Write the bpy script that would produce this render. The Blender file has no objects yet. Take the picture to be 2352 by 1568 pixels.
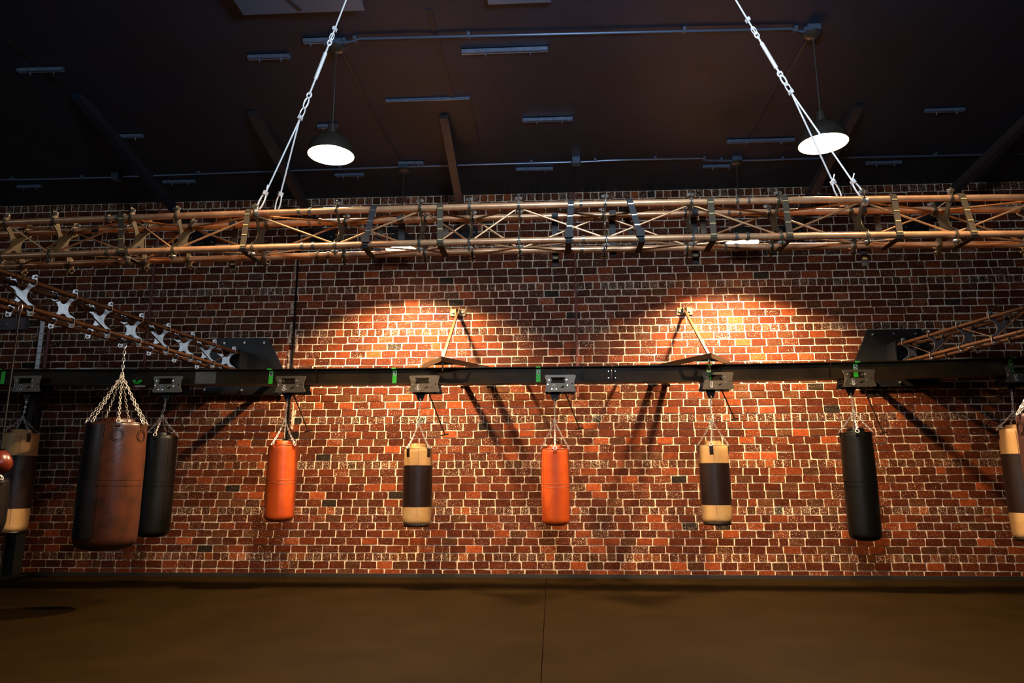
import bpy, math, random
from mathutils import Vector, Matrix
random.seed(7)
scene = bpy.context.scene
col = scene.collection
PI = math.pi

# ------------------------------------------------------------------ camera, world, lights, exposure
F_PX, PITCH, YAW, ROLL, EYE = 1619.7, 0.1956, 0.0544, -0.0025, 1.193
fwd = Vector((-math.sin(YAW)*math.cos(PITCH), math.cos(YAW)*math.cos(PITCH), math.sin(PITCH)))
rgt = Vector((math.cos(YAW), math.sin(YAW), 0.0))
upv = rgt.cross(fwd)
cr, sr = math.cos(ROLL), math.sin(ROLL)
rgt, upv = cr*rgt + sr*upv, cr*upv - sr*rgt
CAM = Vector((0, 0, EYE))
cd = bpy.data.cameras.new('camera')
cam = bpy.data.objects.new('camera', cd)
col.objects.link(cam)
cd.sensor_width = 36.0
cd.lens = F_PX/2352*36.0
cd.clip_start = 0.05
cam.matrix_world = Matrix(((rgt.x, upv.x, -fwd.x, 0), (rgt.y, upv.y, -fwd.y, 0), (rgt.z, upv.z, -fwd.z, EYE), (0, 0, 0, 1)))
scene.camera = cam

world = bpy.data.worlds.new('world')
scene.world = world
world.use_nodes = True
world.node_tree.nodes['Background'].inputs[0].default_value = (0.5, 0.62, 1.0, 1)
world.node_tree.nodes['Background'].inputs[1].default_value = 0.0012

scene.view_settings.view_transform = 'Standard'
scene.view_settings.look = 'None'
scene.view_settings.gamma = 1.0
scene.view_settings.use_curve_mapping = False
scene.view_settings.exposure = 0.0

LAMP_RADIANCE = 3650.0
WARM = (1.0, 0.70, 0.40)


def area(name, loc, target, sx, sy, power, color, shape='RECTANGLE'):
    ld = bpy.data.lights.new(name, 'AREA')
    ld.shape = shape
    ld.size = sx
    if shape == 'RECTANGLE':
        ld.size_y = sy
    ld.energy = power
    ld.color = color
    o = bpy.data.objects.new(name, ld)
    o.location = loc
    o.rotation_euler = (Vector(target)-Vector(loc)).to_track_quat('-Z', 'Y').to_euler()
    col.objects.link(o)
    return o


# an assumed row of warm pendants over the camera, an added cool uplight, and assumed daylight from the left
area('assumed_pendant_light', (-1.88, 3.13, 4.05), (-1.88, 3.13, 0), 0.34, 0.34, 120, WARM, 'DISK').data.spread = 1.6  # assumed unseen pendant, only a bare light with no lamp built
area('assumed_pendant_light', (2.37, 3.13, 4.05), (2.37, 3.13, 0), 0.34, 0.34, 120, WARM, 'DISK').data.spread = 1.6  # its assumed twin on the right, likewise unseen
area('added_cool_uplight', (0.35, 1.9, 3.35), (0.35, 4.6, 5.1), 0.9, 0.5, 190, (0.62, 0.78, 1.0))  # added cool light with no fixture, brightens the ceiling and the truss top
area('assumed_daylight', (-9.6, -0.7, 4.0), (-4.4, 7.6, 2.6), 4.4, 1.9, 52, (0.74, 0.86, 1.0))  # assumed daylight: bare unseen light, no window built, makes the left plates glint

# ------------------------------------------------------------------ helpers


def S(r, g, b):
    def f(c):
        c /= 255
        return c/12.92 if c <= 0.04045 else ((c+0.055)/1.055)**2.4
    return (f(r), f(g), f(b))


def at(x, y, Y):
    """point of the plane at distance Y behind the camera that the photo shows at pixel x, y"""
    d = rgt*((x-1176)/F_PX) - upv*((y-784)/F_PX) + fwd
    return CAM + d*(Y/d.y)


def atz(x, y, z):
    d = rgt*((x-1176)/F_PX) - upv*((y-784)/F_PX) + fwd
    return CAM + d*((z-EYE)/d.z)


def proj(p):
    v = Vector(p)-CAM
    d = v.dot(fwd)
    return 1176+F_PX*v.dot(rgt)/d, 784-F_PX*v.dot(upv)/d, d


def mat(name, color, rough=0.6, metal=0.0, emit=None, estr=0.0, var=0.0, vscale=12.0, bump=0.0, bscale=60.0, color2=None, spec=0.5, coat=0.0):
    m = bpy.data.materials.new(name)
    m.use_nodes = True
    nt = m.node_tree
    b = nt.nodes['Principled BSDF']
    b.inputs['Base Color'].default_value = (*color, 1)
    b.inputs['Roughness'].default_value = rough
    b.inputs['Metallic'].default_value = metal
    b.inputs['Specular IOR Level'].default_value = spec
    b.inputs['Coat Weight'].default_value = coat
    if emit:
        b.inputs['Emission Color'].default_value = (*emit, 1)
        b.inputs['Emission Strength'].default_value = estr
    if var or color2:
        g = nt.nodes.new('ShaderNodeNewGeometry')
        n = nt.nodes.new('ShaderNodeTexNoise')
        n.inputs['Scale'].default_value = vscale
        n.inputs['Detail'].default_value = 6
        n.inputs['Roughness'].default_value = 0.65
        nt.links.new(g.outputs['Position'], n.inputs['Vector'])
        r = nt.nodes.new('ShaderNodeValToRGB')
        r.color_ramp.elements[0].position = 0.35
        r.color_ramp.elements[1].position = 0.65
        c2 = color2 or tuple(c*(1-var) for c in color)
        r.color_ramp.elements[0].color = (*c2, 1)
        r.color_ramp.elements[1].color = (*color, 1)
        nt.links.new(n.outputs['Fac'], r.inputs['Fac'])
        nt.links.new(r.outputs['Color'], b.inputs['Base Color'])
    if bump:
        g = nt.nodes.new('ShaderNodeNewGeometry')
        n = nt.nodes.new('ShaderNodeTexNoise')
        n.inputs['Scale'].default_value = bscale
        n.inputs['Detail'].default_value = 5
        nt.links.new(g.outputs['Position'], n.inputs['Vector'])
        bp = nt.nodes.new('ShaderNodeBump')
        bp.inputs['Strength'].default_value = bump
        bp.inputs['Distance'].default_value = 0.01
        nt.links.new(n.outputs['Fac'], bp.inputs['Height'])
        nt.links.new(bp.outputs['Normal'], b.inputs['Normal'])
    return m


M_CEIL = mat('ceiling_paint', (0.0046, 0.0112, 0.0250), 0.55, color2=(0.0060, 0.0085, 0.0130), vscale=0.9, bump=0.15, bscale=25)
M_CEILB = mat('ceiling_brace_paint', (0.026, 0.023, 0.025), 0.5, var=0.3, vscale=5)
M_PANEL = mat('ceiling_panel_paint', (0.0075, 0.0090, 0.0135), 0.55, var=0.3, vscale=3)
M_CONDUIT = mat('painted_conduit', (0.10, 0.14, 0.21), 0.35, metal=0.5)
M_STRUT = mat('galvanized_channel', (0.19, 0.25, 0.36), 0.42, metal=0.6, var=0.4, vscale=30)
M_FLOOR = mat('rubber_floor', (0.0098, 0.0053, 0.0012), 0.7, var=0.30, vscale=1.6, bump=0.10, bscale=140, spec=0.015)
M_BASE = mat('black_rubber', (0.010, 0.008, 0.007), 0.6)
M_SIDE = mat('dark_side_wall', (0.05, 0.028, 0.02), 0.8, var=0.3)
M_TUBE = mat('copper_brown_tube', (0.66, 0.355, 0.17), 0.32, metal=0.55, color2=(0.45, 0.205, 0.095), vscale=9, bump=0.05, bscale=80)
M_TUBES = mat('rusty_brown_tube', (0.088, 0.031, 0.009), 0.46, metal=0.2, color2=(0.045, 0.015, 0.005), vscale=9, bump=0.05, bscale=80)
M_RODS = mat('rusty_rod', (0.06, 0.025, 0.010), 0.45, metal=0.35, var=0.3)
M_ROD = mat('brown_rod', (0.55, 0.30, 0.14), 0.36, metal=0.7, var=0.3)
M_PLATE = mat('bare_steel_plate', (0.70, 0.71, 0.72), 0.34, metal=0.9, var=0.3, vscale=14)
M_PLATEF = mat('brown_steel_plate', (0.062, 0.042, 0.018), 0.38, metal=0.5, var=0.3, vscale=14)
M_CLAMP = mat('tarnished_clamp', (0.30, 0.24, 0.18), 0.32, metal=0.8, var=0.4)
M_BOLT = mat('zinc_bolt', (0.75, 0.72, 0.66), 0.25, metal=0.9)
M_STRAP = mat('olive_webbing', (0.040, 0.023, 0.007), 0.75, bump=0.25, bscale=400)
M_STRAPB = mat('black_webbing', (0.010, 0.009, 0.008), 0.75, bump=0.25, bscale=400)
M_STITCH = mat('yellow_stitching', (0.42, 0.31, 0.10), 0.7)
M_CABLE = mat('galvanized_cable', (0.86, 0.84, 0.79), 0.32, metal=0.35)
M_BEAM = mat('black_steel_beam', (0.050, 0.030, 0.012), 0.5, color2=(0.022, 0.013, 0.006), vscale=3.0, spec=0.15)
M_BPLATE = mat('blackened_plate', (0.020, 0.019, 0.020), 0.38, metal=0.4, var=0.45, vscale=4)
M_TROL = mat('trolley_steel', (0.185, 0.148, 0.105), 0.42, metal=0.5, var=0.2, vscale=9)
M_DARK = mat('dark_steel', (0.008, 0.007, 0.007), 0.5, metal=0.3)
M_BRKT = mat('mill_steel_bracket', (0.15, 0.083, 0.040), 0.42, metal=0.55, var=0.3, vscale=7)
M_BRKP = mat('yellow_zinc_plate', (0.25, 0.175, 0.09), 0.4, metal=0.5, var=0.3, vscale=16)
M_GREEN = mat('green_tape', (0.055, 0.80, 0.05), 0.5)
M_WHITE = mat('white_label', (0.85, 0.83, 0.78), 0.5)
M_BLACK = mat('black_ink', (0.006, 0.006, 0.006), 0.5)
M_RED = mat('red_plastic', (0.6, 0.02, 0.02), 0.4)
M_CHAIN = mat('chrome_chain', (0.84, 0.81, 0.76), 0.25, metal=0.4)
M_SHADE = mat('black_enamel_shade', (0.030, 0.024, 0.018), 0.30, coat=0.3)
M_REFL = mat('grey_reflector', (0.17, 0.16, 0.145), 0.6)
M_LENS = mat('lamp_lens', (0.8, 0.8, 0.8), 0.6, emit=WARM, estr=LAMP_RADIANCE)
M_LENSW = mat('wall_lamp_lens', (0.8, 0.8, 0.8), 0.6, emit=WARM, estr=LAMP_RADIANCE*2.4)
M_PIPER = mat('red_painted_pipe', (0.17, 0.045, 0.035), 0.6)
M_JOINT = mat('joint_dark', (0.009, 0.006, 0.005), 0.9, spec=0.1)
M_PATCH = mat('mortar_patch', (0.60, 0.47, 0.33), 0.9, color2=(0.26, 0.15, 0.09), vscale=22, bump=0.8, bscale=70)
M_TIMBER = mat('grey_purple_board', (0.13, 0.105, 0.11), 0.6, var=0.35, vscale=6)


def leather(name, c, c2, rough=0.36, spec=0.5):
    return mat(name, c, rough, color2=c2, vscale=5.5, bump=0.10, bscale=55, spec=spec)


L_ORANGE = leather('orange_leather', (0.50, 0.078, 0.010), (0.38, 0.050, 0.007))
L_TAN = leather('tan_leather', (0.66, 0.40, 0.16), (0.55, 0.30, 0.11), 0.45)
L_DBROWN = leather('dark_brown_leather', (0.019, 0.0065, 0.0042), (0.012, 0.0045, 0.003), 0.42)
L_BLACK = leather('black_leather', (0.0045, 0.0045, 0.004), (0.003, 0.003, 0.0026), 0.40, 0.28)
L_BROWN = leather('worn_brown_leather', (0.066, 0.018, 0.007), (0.026, 0.009, 0.005), 0.34)
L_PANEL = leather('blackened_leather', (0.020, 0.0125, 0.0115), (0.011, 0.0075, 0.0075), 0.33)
L_OXBLOOD = leather('dark_red_leather', (0.030, 0.0050, 0.0035), (0.018, 0.0035, 0.0025), 0.45)
L_RED = leather('red_leather', (0.15, 0.018, 0.008), (0.10, 0.012, 0.006), 0.30)
L_SEAM = mat('leather_seam', (0.16, 0.032, 0.010), 0.6)
L_SEAMT = mat('tan_seam', (0.22, 0.11, 0.04), 0.6)
L_SEAMB = mat('black_seam', (0.004, 0.0035, 0.003), 0.9, spec=0.05)


class MB:
    def __init__(s):
        s.v = []
        s.f = []

    def quad_ring(s, rings, close=True, caps=(False, False)):
        n = len(rings[0])
        o = len(s.v)
        for r in rings:
            s.v += [tuple(p) for p in r]
        for i in range(len(rings)-1):
            for j in range(n if close else n-1):
                a, b = o+i*n+j, o+i*n+(j+1) % n
                s.f.append((a, b, b+n, a+n))
        if caps[0]:
            s.f.append(tuple(o+j for j in reversed(range(n))))
        if caps[1]:
            s.f.append(tuple(o+(len(rings)-1)*n+j for j in range(n)))
        return s

    def tube(s, pts, r, n=8, closed=False, caps=True):
        pts = [Vector(p) for p in pts]
        m = len(pts)
        rings = []
        prev = None
        for i, p in enumerate(pts):
            if closed:
                t = (pts[(i+1) % m]-pts[i-1]).normalized()
            else:
                t = (pts[min(i+1, m-1)]-pts[max(i-1, 0)]).normalized()
            if prev is None:
                a = Vector((0, 0, 1)) if abs(t.z) < 0.9 else Vector((1, 0, 0))
                u = t.cross(a).normalized()
            else:
                u = (prev - t*prev.dot(t)).normalized()
            prev = u
            w = t.cross(u)
            rr = r[i] if isinstance(r, (list, tuple)) else r
            rings.append([p+(u*math.cos(2*PI*k/n)+w*math.sin(2*PI*k/n))*rr for k in range(n)])
        if closed:
            rings.append(rings[0])
        return s.quad_ring(rings, True, (caps and not closed, caps and not closed))

    def box(s, c, size, mtx=None):
        hx, hy, hz = (d/2 for d in size)
        c = Vector(c)
        o = len(s.v)
        for z in (-hz, hz):
            for x, y in ((-hx, -hy), (hx, -hy), (hx, hy), (-hx, hy)):
                p = Vector((x, y, z))
                if mtx:
                    p = mtx @ p
                s.v.append(tuple(c+p))
        s.f += [tuple(o+i for i in f) for f in ((3, 2, 1, 0), (4, 5, 6, 7), (0, 1, 5, 4), (1, 2, 6, 5), (2, 3, 7, 6), (3, 0, 4, 7))]
        return s

    def bar(s, a, b, w, h, side=None):
        """rectangular bar from a to b, w wide along side, h the other way"""
        a, b = Vector(a), Vector(b)
        t = (b-a).normalized()
        sd = Vector(side) if side else t.cross(Vector((0, 0, 1)) if abs(t.z) < 0.9 else Vector((1, 0, 0)))
        sd = (sd - t*sd.dot(t)).normalized()
        u = sd.cross(t).normalized()
        ring = lambda p: [p+sd*(w/2*i)+u*(h/2*j) for i, j in ((-1, -1), (1, -1), (1, 1), (-1, 1))]
        return s.quad_ring([ring(a), ring(b)], True, (True, True))

    def lathe(s, prof, n=32, c=(0, 0, 0), lump=None):
        rings = []
        for r, z in prof:
            ring = []
            for k in range(n):
                a = 2*PI*k/n
                rr = r*(1+(lump(a, z) if lump else 0))
                ring.append((c[0]+rr*math.cos(a), c[1]+rr*math.sin(a), c[2]+z))
            rings.append(ring)
        return s.quad_ring(rings, True, (True, True))

    def mesh(s, me, mtx):
        o = len(s.v)
        s.v += [tuple(mtx @ v.co) for v in me.vertices]
        s.f += [tuple(o+i for i in p.vertices) for p in me.polygons]
        return s

    def build(s, name, m, parent=None, smooth=None, cache=None):
        me = bpy.data.meshes.new(name)
        me.from_pydata(s.v, [], s.f)
        if smooth is not None:
            me.polygons.foreach_set('use_smooth', [True]*len(me.polygons))
            me.set_sharp_from_angle(angle=math.radians(smooth))
        me.materials.append(m)
        return link(name, me, parent)


def link(name, me, parent=None):
    o = bpy.data.objects.new(name, me)
    col.objects.link(o)
    o.parent = parent
    return o


def thing(name, label, cat, loc=(0, 0, 0), group=None, rot=(0, 0, 0)):
    o = bpy.data.objects.new(name, None)
    o.empty_display_size = 0.1
    o.location = loc
    o.rotation_euler = rot
    col.objects.link(o)
    return tag(o, label, cat, group)


def tag(o, label, cat, group=None):
    o['label'] = label
    o['category'] = cat
    if group:
        o['group'] = group
    return o


def structure(o, label=None):
    o['kind'] = 'structure'
    if label:
        o['label'] = label
    return o


def flat(outline, holes=(), t=0.01):
    """mesh of a plate in the XZ plane, thickness t along Y"""
    c = bpy.data.curves.new('plate', 'CURVE')
    c.dimensions = '2D'
    c.fill_mode = 'BOTH'
    c.extrude = t/2
    for pts in [outline, *holes]:
        sp = c.splines.new('POLY')
        sp.points.add(len(pts)-1)
        for i, p in enumerate(pts):
            sp.points[i].co = (p[0], p[1], 0, 1)
        sp.use_cyclic_u = True
    o = bpy.data.objects.new('plate', c)
    me = bpy.data.meshes.new_from_object(o)
    bpy.data.objects.remove(o)
    me.transform(Matrix.Rotation(PI/2, 4, 'X'))
    return me


def text(s, size, depth=0.0006):
    c = bpy.data.curves.new('digit', 'FONT')
    c.body = s
    c.size = size
    c.align_x = 'CENTER'
    c.align_y = 'CENTER'
    c.extrude = depth
    c.offset = size*0.018
    o = bpy.data.objects.new('digit', c)
    me = bpy.data.meshes.new_from_object(o)
    bpy.data.objects.remove(o)
    me.transform(Matrix.Rotation(PI/2, 4, 'X'))
    return me


def circ(x, y, r, n=10):
    return [(x+r*math.cos(2*PI*k/n), y+r*math.sin(2*PI*k/n)) for k in range(n)]


def put(me, name, m, parent, loc=(0, 0, 0)):
    me.materials.clear()
    me.materials.append(m)
    o = link(name, me, parent)
    o.location = loc
    return o


def ilerp(tab, x):
    if x <= tab[0][0]:
        return tab[0][1]
    for (a, u), (b, v) in zip(tab, tab[1:]):
        if x <= b:
            return u+(v-u)*(x-a)/(b-a)
    return tab[-1][1]


# ------------------------------------------------------------------ room shell
YW, ZC, XL, XR = 9.3, 5.15, -12.5, 8.6
floor = structure(MB().box(((XL+XR)/2, 3.4, -0.06), (XR-XL, 11.8, 0.08)).build('floor', M_BASE), 'dark brown rubber floor of the boxing gym')
gx = atz(1247, 1480, 0).x
MB().box(((XL+gx-0.003)/2, 3.4, -0.01), (gx-0.003-XL, 11.8, 0.02)).build('floor_mat', M_FLOOR, floor)
MB().box(((XR+gx+0.003)/2, 3.4, -0.01), (XR-gx-0.003, 11.8, 0.02)).build('floor_mat', M_FLOOR, floor)
ceiling = structure(MB().box(((XL+XR)/2, 3.4, ZC+0.05), (XR-XL, 11.8, 0.1)).build('ceiling', M_CEIL), 'charcoal painted ceiling')
structure(MB().box((XL-0.05, 3.4, ZC/2), (0.1, 11.8, ZC)).build('wall_left', M_SIDE), 'dark side wall')
structure(MB().box((XR+0.05, 3.4, ZC/2), (0.1, 11.8, ZC)).build('wall_right', M_SIDE), 'dark side wall')

# mortar and brick materials
M_MORT = bpy.data.materials.new('lime_mortar')
M_MORT.use_nodes = True
M_BRICK = bpy.data.materials.new('old_brick')
M_BRICK.use_nodes = True


def brick_nodes():
    MCOL, MCOL2 = (0.80, 0.65, 0.48), (0.42, 0.29, 0.18)
    for m in (M_MORT, M_BRICK):
        nt = m.node_tree
        N, L = nt.nodes, nt.links
        b = N['Principled BSDF']
        b.inputs['Roughness'].default_value = 0.85 if m is M_MORT else 0.6
        b.inputs['Specular IOR Level'].default_value = 0.10
        g = N.new('ShaderNodeNewGeometry')

        def noise(scale, detail=4, rough=0.6):
            n = N.new('ShaderNodeTexNoise')
            n.inputs['Scale'].default_value = scale
            n.inputs['Detail'].default_value = detail
            n.inputs['Roughness'].default_value = rough
            L.new(g.outputs['Position'], n.inputs['Vector'])
            return n

        def ramp(n, p0, p1, c0=(0, 0, 0), c1=(1, 1, 1)):
            r = N.new('ShaderNodeValToRGB')
            r.color_ramp.elements[0].position = p0
            r.color_ramp.elements[1].position = p1
            r.color_ramp.elements[0].color = (*c0, 1)
            r.color_ramp.elements[1].color = (*c1, 1)
            L.new(n, r.inputs['Fac'])
            return r
        mort = ramp(noise(38, 6, 0.7).outputs['Fac'], 0.36, 0.56, MCOL2, MCOL)
        if m is M_MORT:
            L.new(mort.outputs['Color'], b.inputs['Base Color'])
            bn = noise(70, 4)
        else:
            at_ = N.new('ShaderNodeAttribute')
            at_.attribute_name = 'bc'
            var = ramp(noise(26, 5, 0.7).outputs['Fac'], 0.3, 0.72, (0.55, 0.5, 0.5), (1.25, 1.2, 1.15))
            mul = N.new('ShaderNodeMix')
            mul.data_type = 'RGBA'
            mul.blend_type = 'MULTIPLY'
            mul.inputs['Factor'].default_value = 1
            L.new(at_.outputs['Color'], mul.inputs['A'])
            L.new(var.outputs['Color'], mul.inputs['B'])
            # lime specks: fine noise lifted by a broad patch mask and by the brick's own dirtiness
            sp = noise(125, 2, 0.5)
            pm = noise(2.2, 3)
            a1 = N.new('ShaderNodeMath')
            a1.operation = 'MULTIPLY_ADD'
            a1.inputs[1].default_value = 0.16
            L.new(pm.outputs['Fac'], a1.inputs[0])
            L.new(sp.outputs['Fac'], a1.inputs[2])
            a2 = N.new('ShaderNodeMath')
            a2.operation = 'MULTIPLY_ADD'
            a2.inputs[1].default_value = 0.075
            L.new(at_.outputs['Alpha'], a2.inputs[0])
            L.new(a1.outputs[0], a2.inputs[2])
            sr_ = ramp(a2.outputs[0], 0.790, 0.803)
            mx = N.new('ShaderNodeMix')
            mx.data_type = 'RGBA'
            L.new(sr_.outputs['Color'], mx.inputs['Factor'])
            L.new(mul.outputs['Result'], mx.inputs['A'])
            mx.inputs['B'].default_value = (*MCOL, 1)
            L.new(mx.outputs['Result'], b.inputs['Base Color'])
            bn = noise(90, 4)
        bp = N.new('ShaderNodeBump')
        bp.inputs['Strength'].default_value = 0.5 if m is M_MORT else 0.3
        bp.inputs['Distance'].default_value = 0.006
        L.new(bn.outputs['Fac'], bp.inputs['Height'])
        L.new(bp.outputs['Normal'], b.inputs['Normal'])


brick_nodes()
wall = structure(MB().box(((XL+XR)/2, YW+0.103, ZC/2), (XR-XL, 0.2, ZC)).build('wall_back', M_MORT), 'old red brick wall with pale lime mortar')


def brick_color():
    r = random.random()
    if r < 0.60:
        k = random.uniform(0.65, 1.15)
        c = (0.086*k, 0.0185*k, 0.0055*k)
    elif r < 0.80:
        k = random.uniform(0.7, 1.2)
        c = (0.140*k, 0.0300*k, 0.0080*k)
    elif r < 0.88:
        k = random.uniform(0.7, 1.15)
        c = (0.255*k, 0.053*k, 0.0130*k)
    elif r < 0.984:
        k = random.uniform(0.7, 1.2)
        c = (0.085*k, 0.029*k, 0.0100*k)
    else:
        k = random.uniform(0.5, 1.1)
        c = (0.026*k, 0.0165*k, 0.0105*k)
    return (c[0], c[1], c[2], random.choice((0, 0, 0.1, 0.2, 0.3, 0.5, 0.8)))


def brick_shape(w, h):
    """outline of a worn brick face and its bevelled ring, centred; y<0 is the front"""
    d = random.uniform(0.0005, 0.0032)
    j = lambda s=0.0034: random.uniform(-s, s)
    cx, cz = random.uniform(0.004, 0.013), random.uniform(0.004, 0.011)
    tilt = random.uniform(-0.002, 0.002)
    o = [(-w/2, -h/2+cz), (-w/2+cx, -h/2), (w/2-cx, -h/2), (w/2, -h/2+cz), (w/2, h/2-cz), (w/2-cx, h/2), (-w/2+cx, h/2), (-w/2, h/2-cz)]
    o = [(x+j(), z+j()+tilt*(1 if x > 0 else -1)) for x, z in o]
    v = [(x, 0.012, z) for x, z in o] + [(x*(1-0.0045/w), -d+j(0.0008), z*(1-0.0045/h)) for x, z in o]
    f = [(k, (k+1) % 8, 8+(k+1) % 8, 8+k) for k in range(8)] + [tuple(range(8, 16))]
    return v, f


def course_layout():
    hz = [0.2486, 0.822, 1.410, 1.998, 2.588, 3.186, 3.795, 4.435, 5.095]
    rows = [(0.2486-0.1000, False), (0.2486-0.2000, False)]
    for a, b in zip(hz, hz[1:]):
        for k in range(6):
            rows.append((a+(b-a)*k/6, k == 0))
    rows.append((hz[-1], True))
    return rows


rows = course_layout()
zs = sorted(z for z, _ in rows)
bricks = []
for z, header in rows:
    i = zs.index(z)
    pitch_z = (zs[min(i+1, len(zs)-1)]-zs[max(i-1, 0)])/(min(i+1, len(zs)-1)-max(i-1, 0))
    x = -10.0+random.uniform(0, 0.2)
    pw = 0.1105 if header else 0.2065
    while x < XR-0.1:
        w = pw*random.uniform(0.965, 1.035)
        if not header and random.random() < 0.035:
            w = 0.12
        h = pitch_z-0.0100+random.uniform(-0.002, 0.002)
        if z+h/2 < ZC-0.002 and z-h/2 > -0.03:
            bricks.append((x+w/2, z+random.uniform(-0.0022, 0.0022), w-0.0100, h, header))
        x += w

# the 300 that show largest become single bricks, the others one mesh
avoid = [(0, 0, 2352, 625), (0, 800, 2352, 915), (0, 600, 680, 1330), (900, 940, 1010, 1230), (1225, 940, 1325, 1230), (1590, 930, 1695, 1225),
         (1910, 900, 2035, 1260), (1940, 690, 2352, 860), (2290, 860, 2352, 1280), (1025, 690, 1080, 850), (1545, 690, 1640, 850), (1310, 600, 1335, 850)]


def area_px(b):
    x, y, d = proj((b[0], YW, b[1]))
    if b[4] or b[2] < 0.17 or not (30 < x < 2322 and y < 1322):
        return 0
    for a0, b0, a1, b1 in avoid:
        if a0-20 < x < a1+20 and b0-9 < y < b1+9:
            return 0
    return b[2]*b[3]/d/d


order = sorted(range(len(bricks)), key=lambda i: -area_px(bricks[i]))
single = set(order[:300])
variants = []
for k in range(40):
    v, f = brick_shape(0.190, 0.081)
    me = bpy.data.meshes.new('brick')
    me.from_pydata(v, [], f)
    ca = me.color_attributes.new('bc', 'FLOAT_COLOR', 'POINT')
    c = brick_color()
    ca.data.foreach_set('color', list(c)*len(v))
    me.materials.append(M_BRICK)
    variants.append(me)
V, Fc, Cc = [], [], []
for i, (x, z, w, h, header) in enumerate(bricks):
    if i in single:
        o = link('brick', random.choice(variants), wall)
        o.location = (x, YW, z)
        o.scale = (w/0.190, 1, h/0.081)
        continue
    v, f = brick_shape(w, h)
    o = len(V)
    V += [(p[0]+x, p[1]+YW, p[2]+z) for p in v]
    Fc += [tuple(q+o for q in g) for g in f]
    c = brick_color()
    if header:
        c = (c[0]*0.9, c[1]*1.1, c[2]*1.1, random.choice((0.4, 0.7, 0.9, 1.1, 1.3)))
    Cc += list(c)*len(v)
me = bpy.data.meshes.new('brickwork')
me.from_pydata(V, [], Fc)
me.color_attributes.new('bc', 'FLOAT_COLOR', 'POINT').data.foreach_set('color', Cc)
me.materials.append(M_BRICK)
link('brickwork', me, wall)['kind'] = 'stuff'

# ------------------------------------------------------------------ pipes on the wall


def wall_pipe(name, x, z0, z1, r, m, label, cat='pipe', y=None):
    o = thing(name, label, cat, (x, YW-r-0.012 if y is None else y, z0))
    MB().tube([(0, 0, 0), (0, 0, z1-z0)], r, 10).build('pipe', m, o, 40)
    for k in range(1, 4):
        zz = (z1-z0)*k/4
        MB().box((0, r*0.6, zz), (r*4.5, 0.012, 0.03)).build('clip', m, o)
    return o


wall_pipe('wall_conduit', at(348, 700, YW).x, 2.30, ZC-0.01, 0.016, M_PIPER, 'thin maroon conduit up the wall behind the left side truss', 'conduit')
wall_pipe('wall_conduit', at(1323, 700, YW).x, 2.28, ZC-0.01, 0.014, M_PIPER, 'thin reddish conduit up the middle of the brick wall, ending at the track beam', 'conduit')
p = at(680, 700, YW)
jp = thing('wall_joint', 'black vertical joint smeared with mortar beside the left wall plate', 'pipe', (p.x, YW-0.02, 1.55))
MB().tube([(0, 0, 0), (0, 0, ZC-1.56)], 0.0125, 10).build('pipe', M_JOINT, jp, 40)  # dark tube standing in for the open joint in the brickwork
for zz, ww, hh, sx in ((2.75, .07, .42, -.045), (3.2, .055, .30, -.05), (3.55, .05, .18, -.05), (2.05, .05, .35, .045), (2.62, .05, .2, .045), (3.05, .04, .25, .04), (1.9, .05, .3, -.04), (4.1, .035, .3, -.04)):
    mb = MB()
    pts = []
    n = 13
    for k in range(n):
        pts.append((sx-ww*random.uniform(.15, .55), zz-1.55-hh/2+hh*k/(n-1)))
    for k in range(n):
        pts.append((sx+ww*random.uniform(.15, .55), zz-1.55+hh/2-hh*k/(n-1)))
    mb.quad_ring([[(a, 0.03, b) for a, b in pts], [(a, 0.0125, b) for a, b in pts], [(sx+(a-sx)*.8, 0.010, zz-1.55+(b-zz+1.55)*.97) for a, b in pts]], True, (False, True))
    mb.build('mortar_patch', M_PATCH, jp)
wall_pipe('wall_conduit', at(112, 800, YW).x, 2.35, 3.30, 0.028, M_PIPER, 'short dark red pipe on the wall right of the white strip', 'conduit')

# white strip with ruler ticks
a, b = at(98, 732, 9.18), at(86, 850, 9.18)
sx = (a.x+b.x)/2
ws = thing('measuring_strip', 'white vertical strip with black ticks behind the track beam, far left', 'strip', (sx, 9.18, 2.35))
MB().box((0, 0, (a.z-2.35)/2), (0.055, 0.012, a.z-2.35)).build('strip', M_WHITE, ws)
for k in range(10):
    MB().box((0.002, -0.007, 0.05+k*0.09), (0.05, 0.002, 0.006)).build('tick', M_BLACK, ws)
MB().bar((0, 0.006, 0.3), (0, YW-9.18+0.01, 0.3), 0.03, 0.03).build('standoff', M_DARK, ws)

# grey board at the far left
p0, p1 = at(-40, 732, 9.24), at(57, 757, 9.24)
gb = thing('wall_board', 'grey purple board bolted to the wall at the far left edge', 'board', ((p0.x+p1.x)/2, 9.24, (p0.z+p1.z)/2))
MB().box((0, 0.02, 0), (p1.x-p0.x, 0.07, 0.165)).build('board', M_TIMBER, gb)
MB().lathe([(0.018, 0), (0.018, 0.012), (0.008, 0.02)], 8, (0, 0, 0)).build('bolt', M_BOLT, gb).rotation_euler = (PI/2, 0, 0)
gb.children[-1].location = (at(19, 746, 9.24).x-gb.location.x, -0.015, 0)

# post under the beam at far left
x = at(50, 1110, 9.05).x
pt = thing('steel_post', 'dark steel post standing by the wall behind the leftmost tan bag', 'post', (x, 9.05, 0))
MB().box((0, 0, 1.27), (0.15, 0.012, 2.52)).build('web', M_DARK, pt)
for s in (-1, 1):
    MB().box((s*0.078, 0, 1.27), (0.012, 0.16, 2.52)).build('flange', M_DARK, pt)
MB().box((0, 0, 0.01), (0.30, 0.26, 0.02)).build('base_plate', M_DARK, pt)
MB().bar((0, 0, 2.46), (0, -0.6, 2.46), 0.08, 0.10).build('arm', M_DARK, pt)

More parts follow.
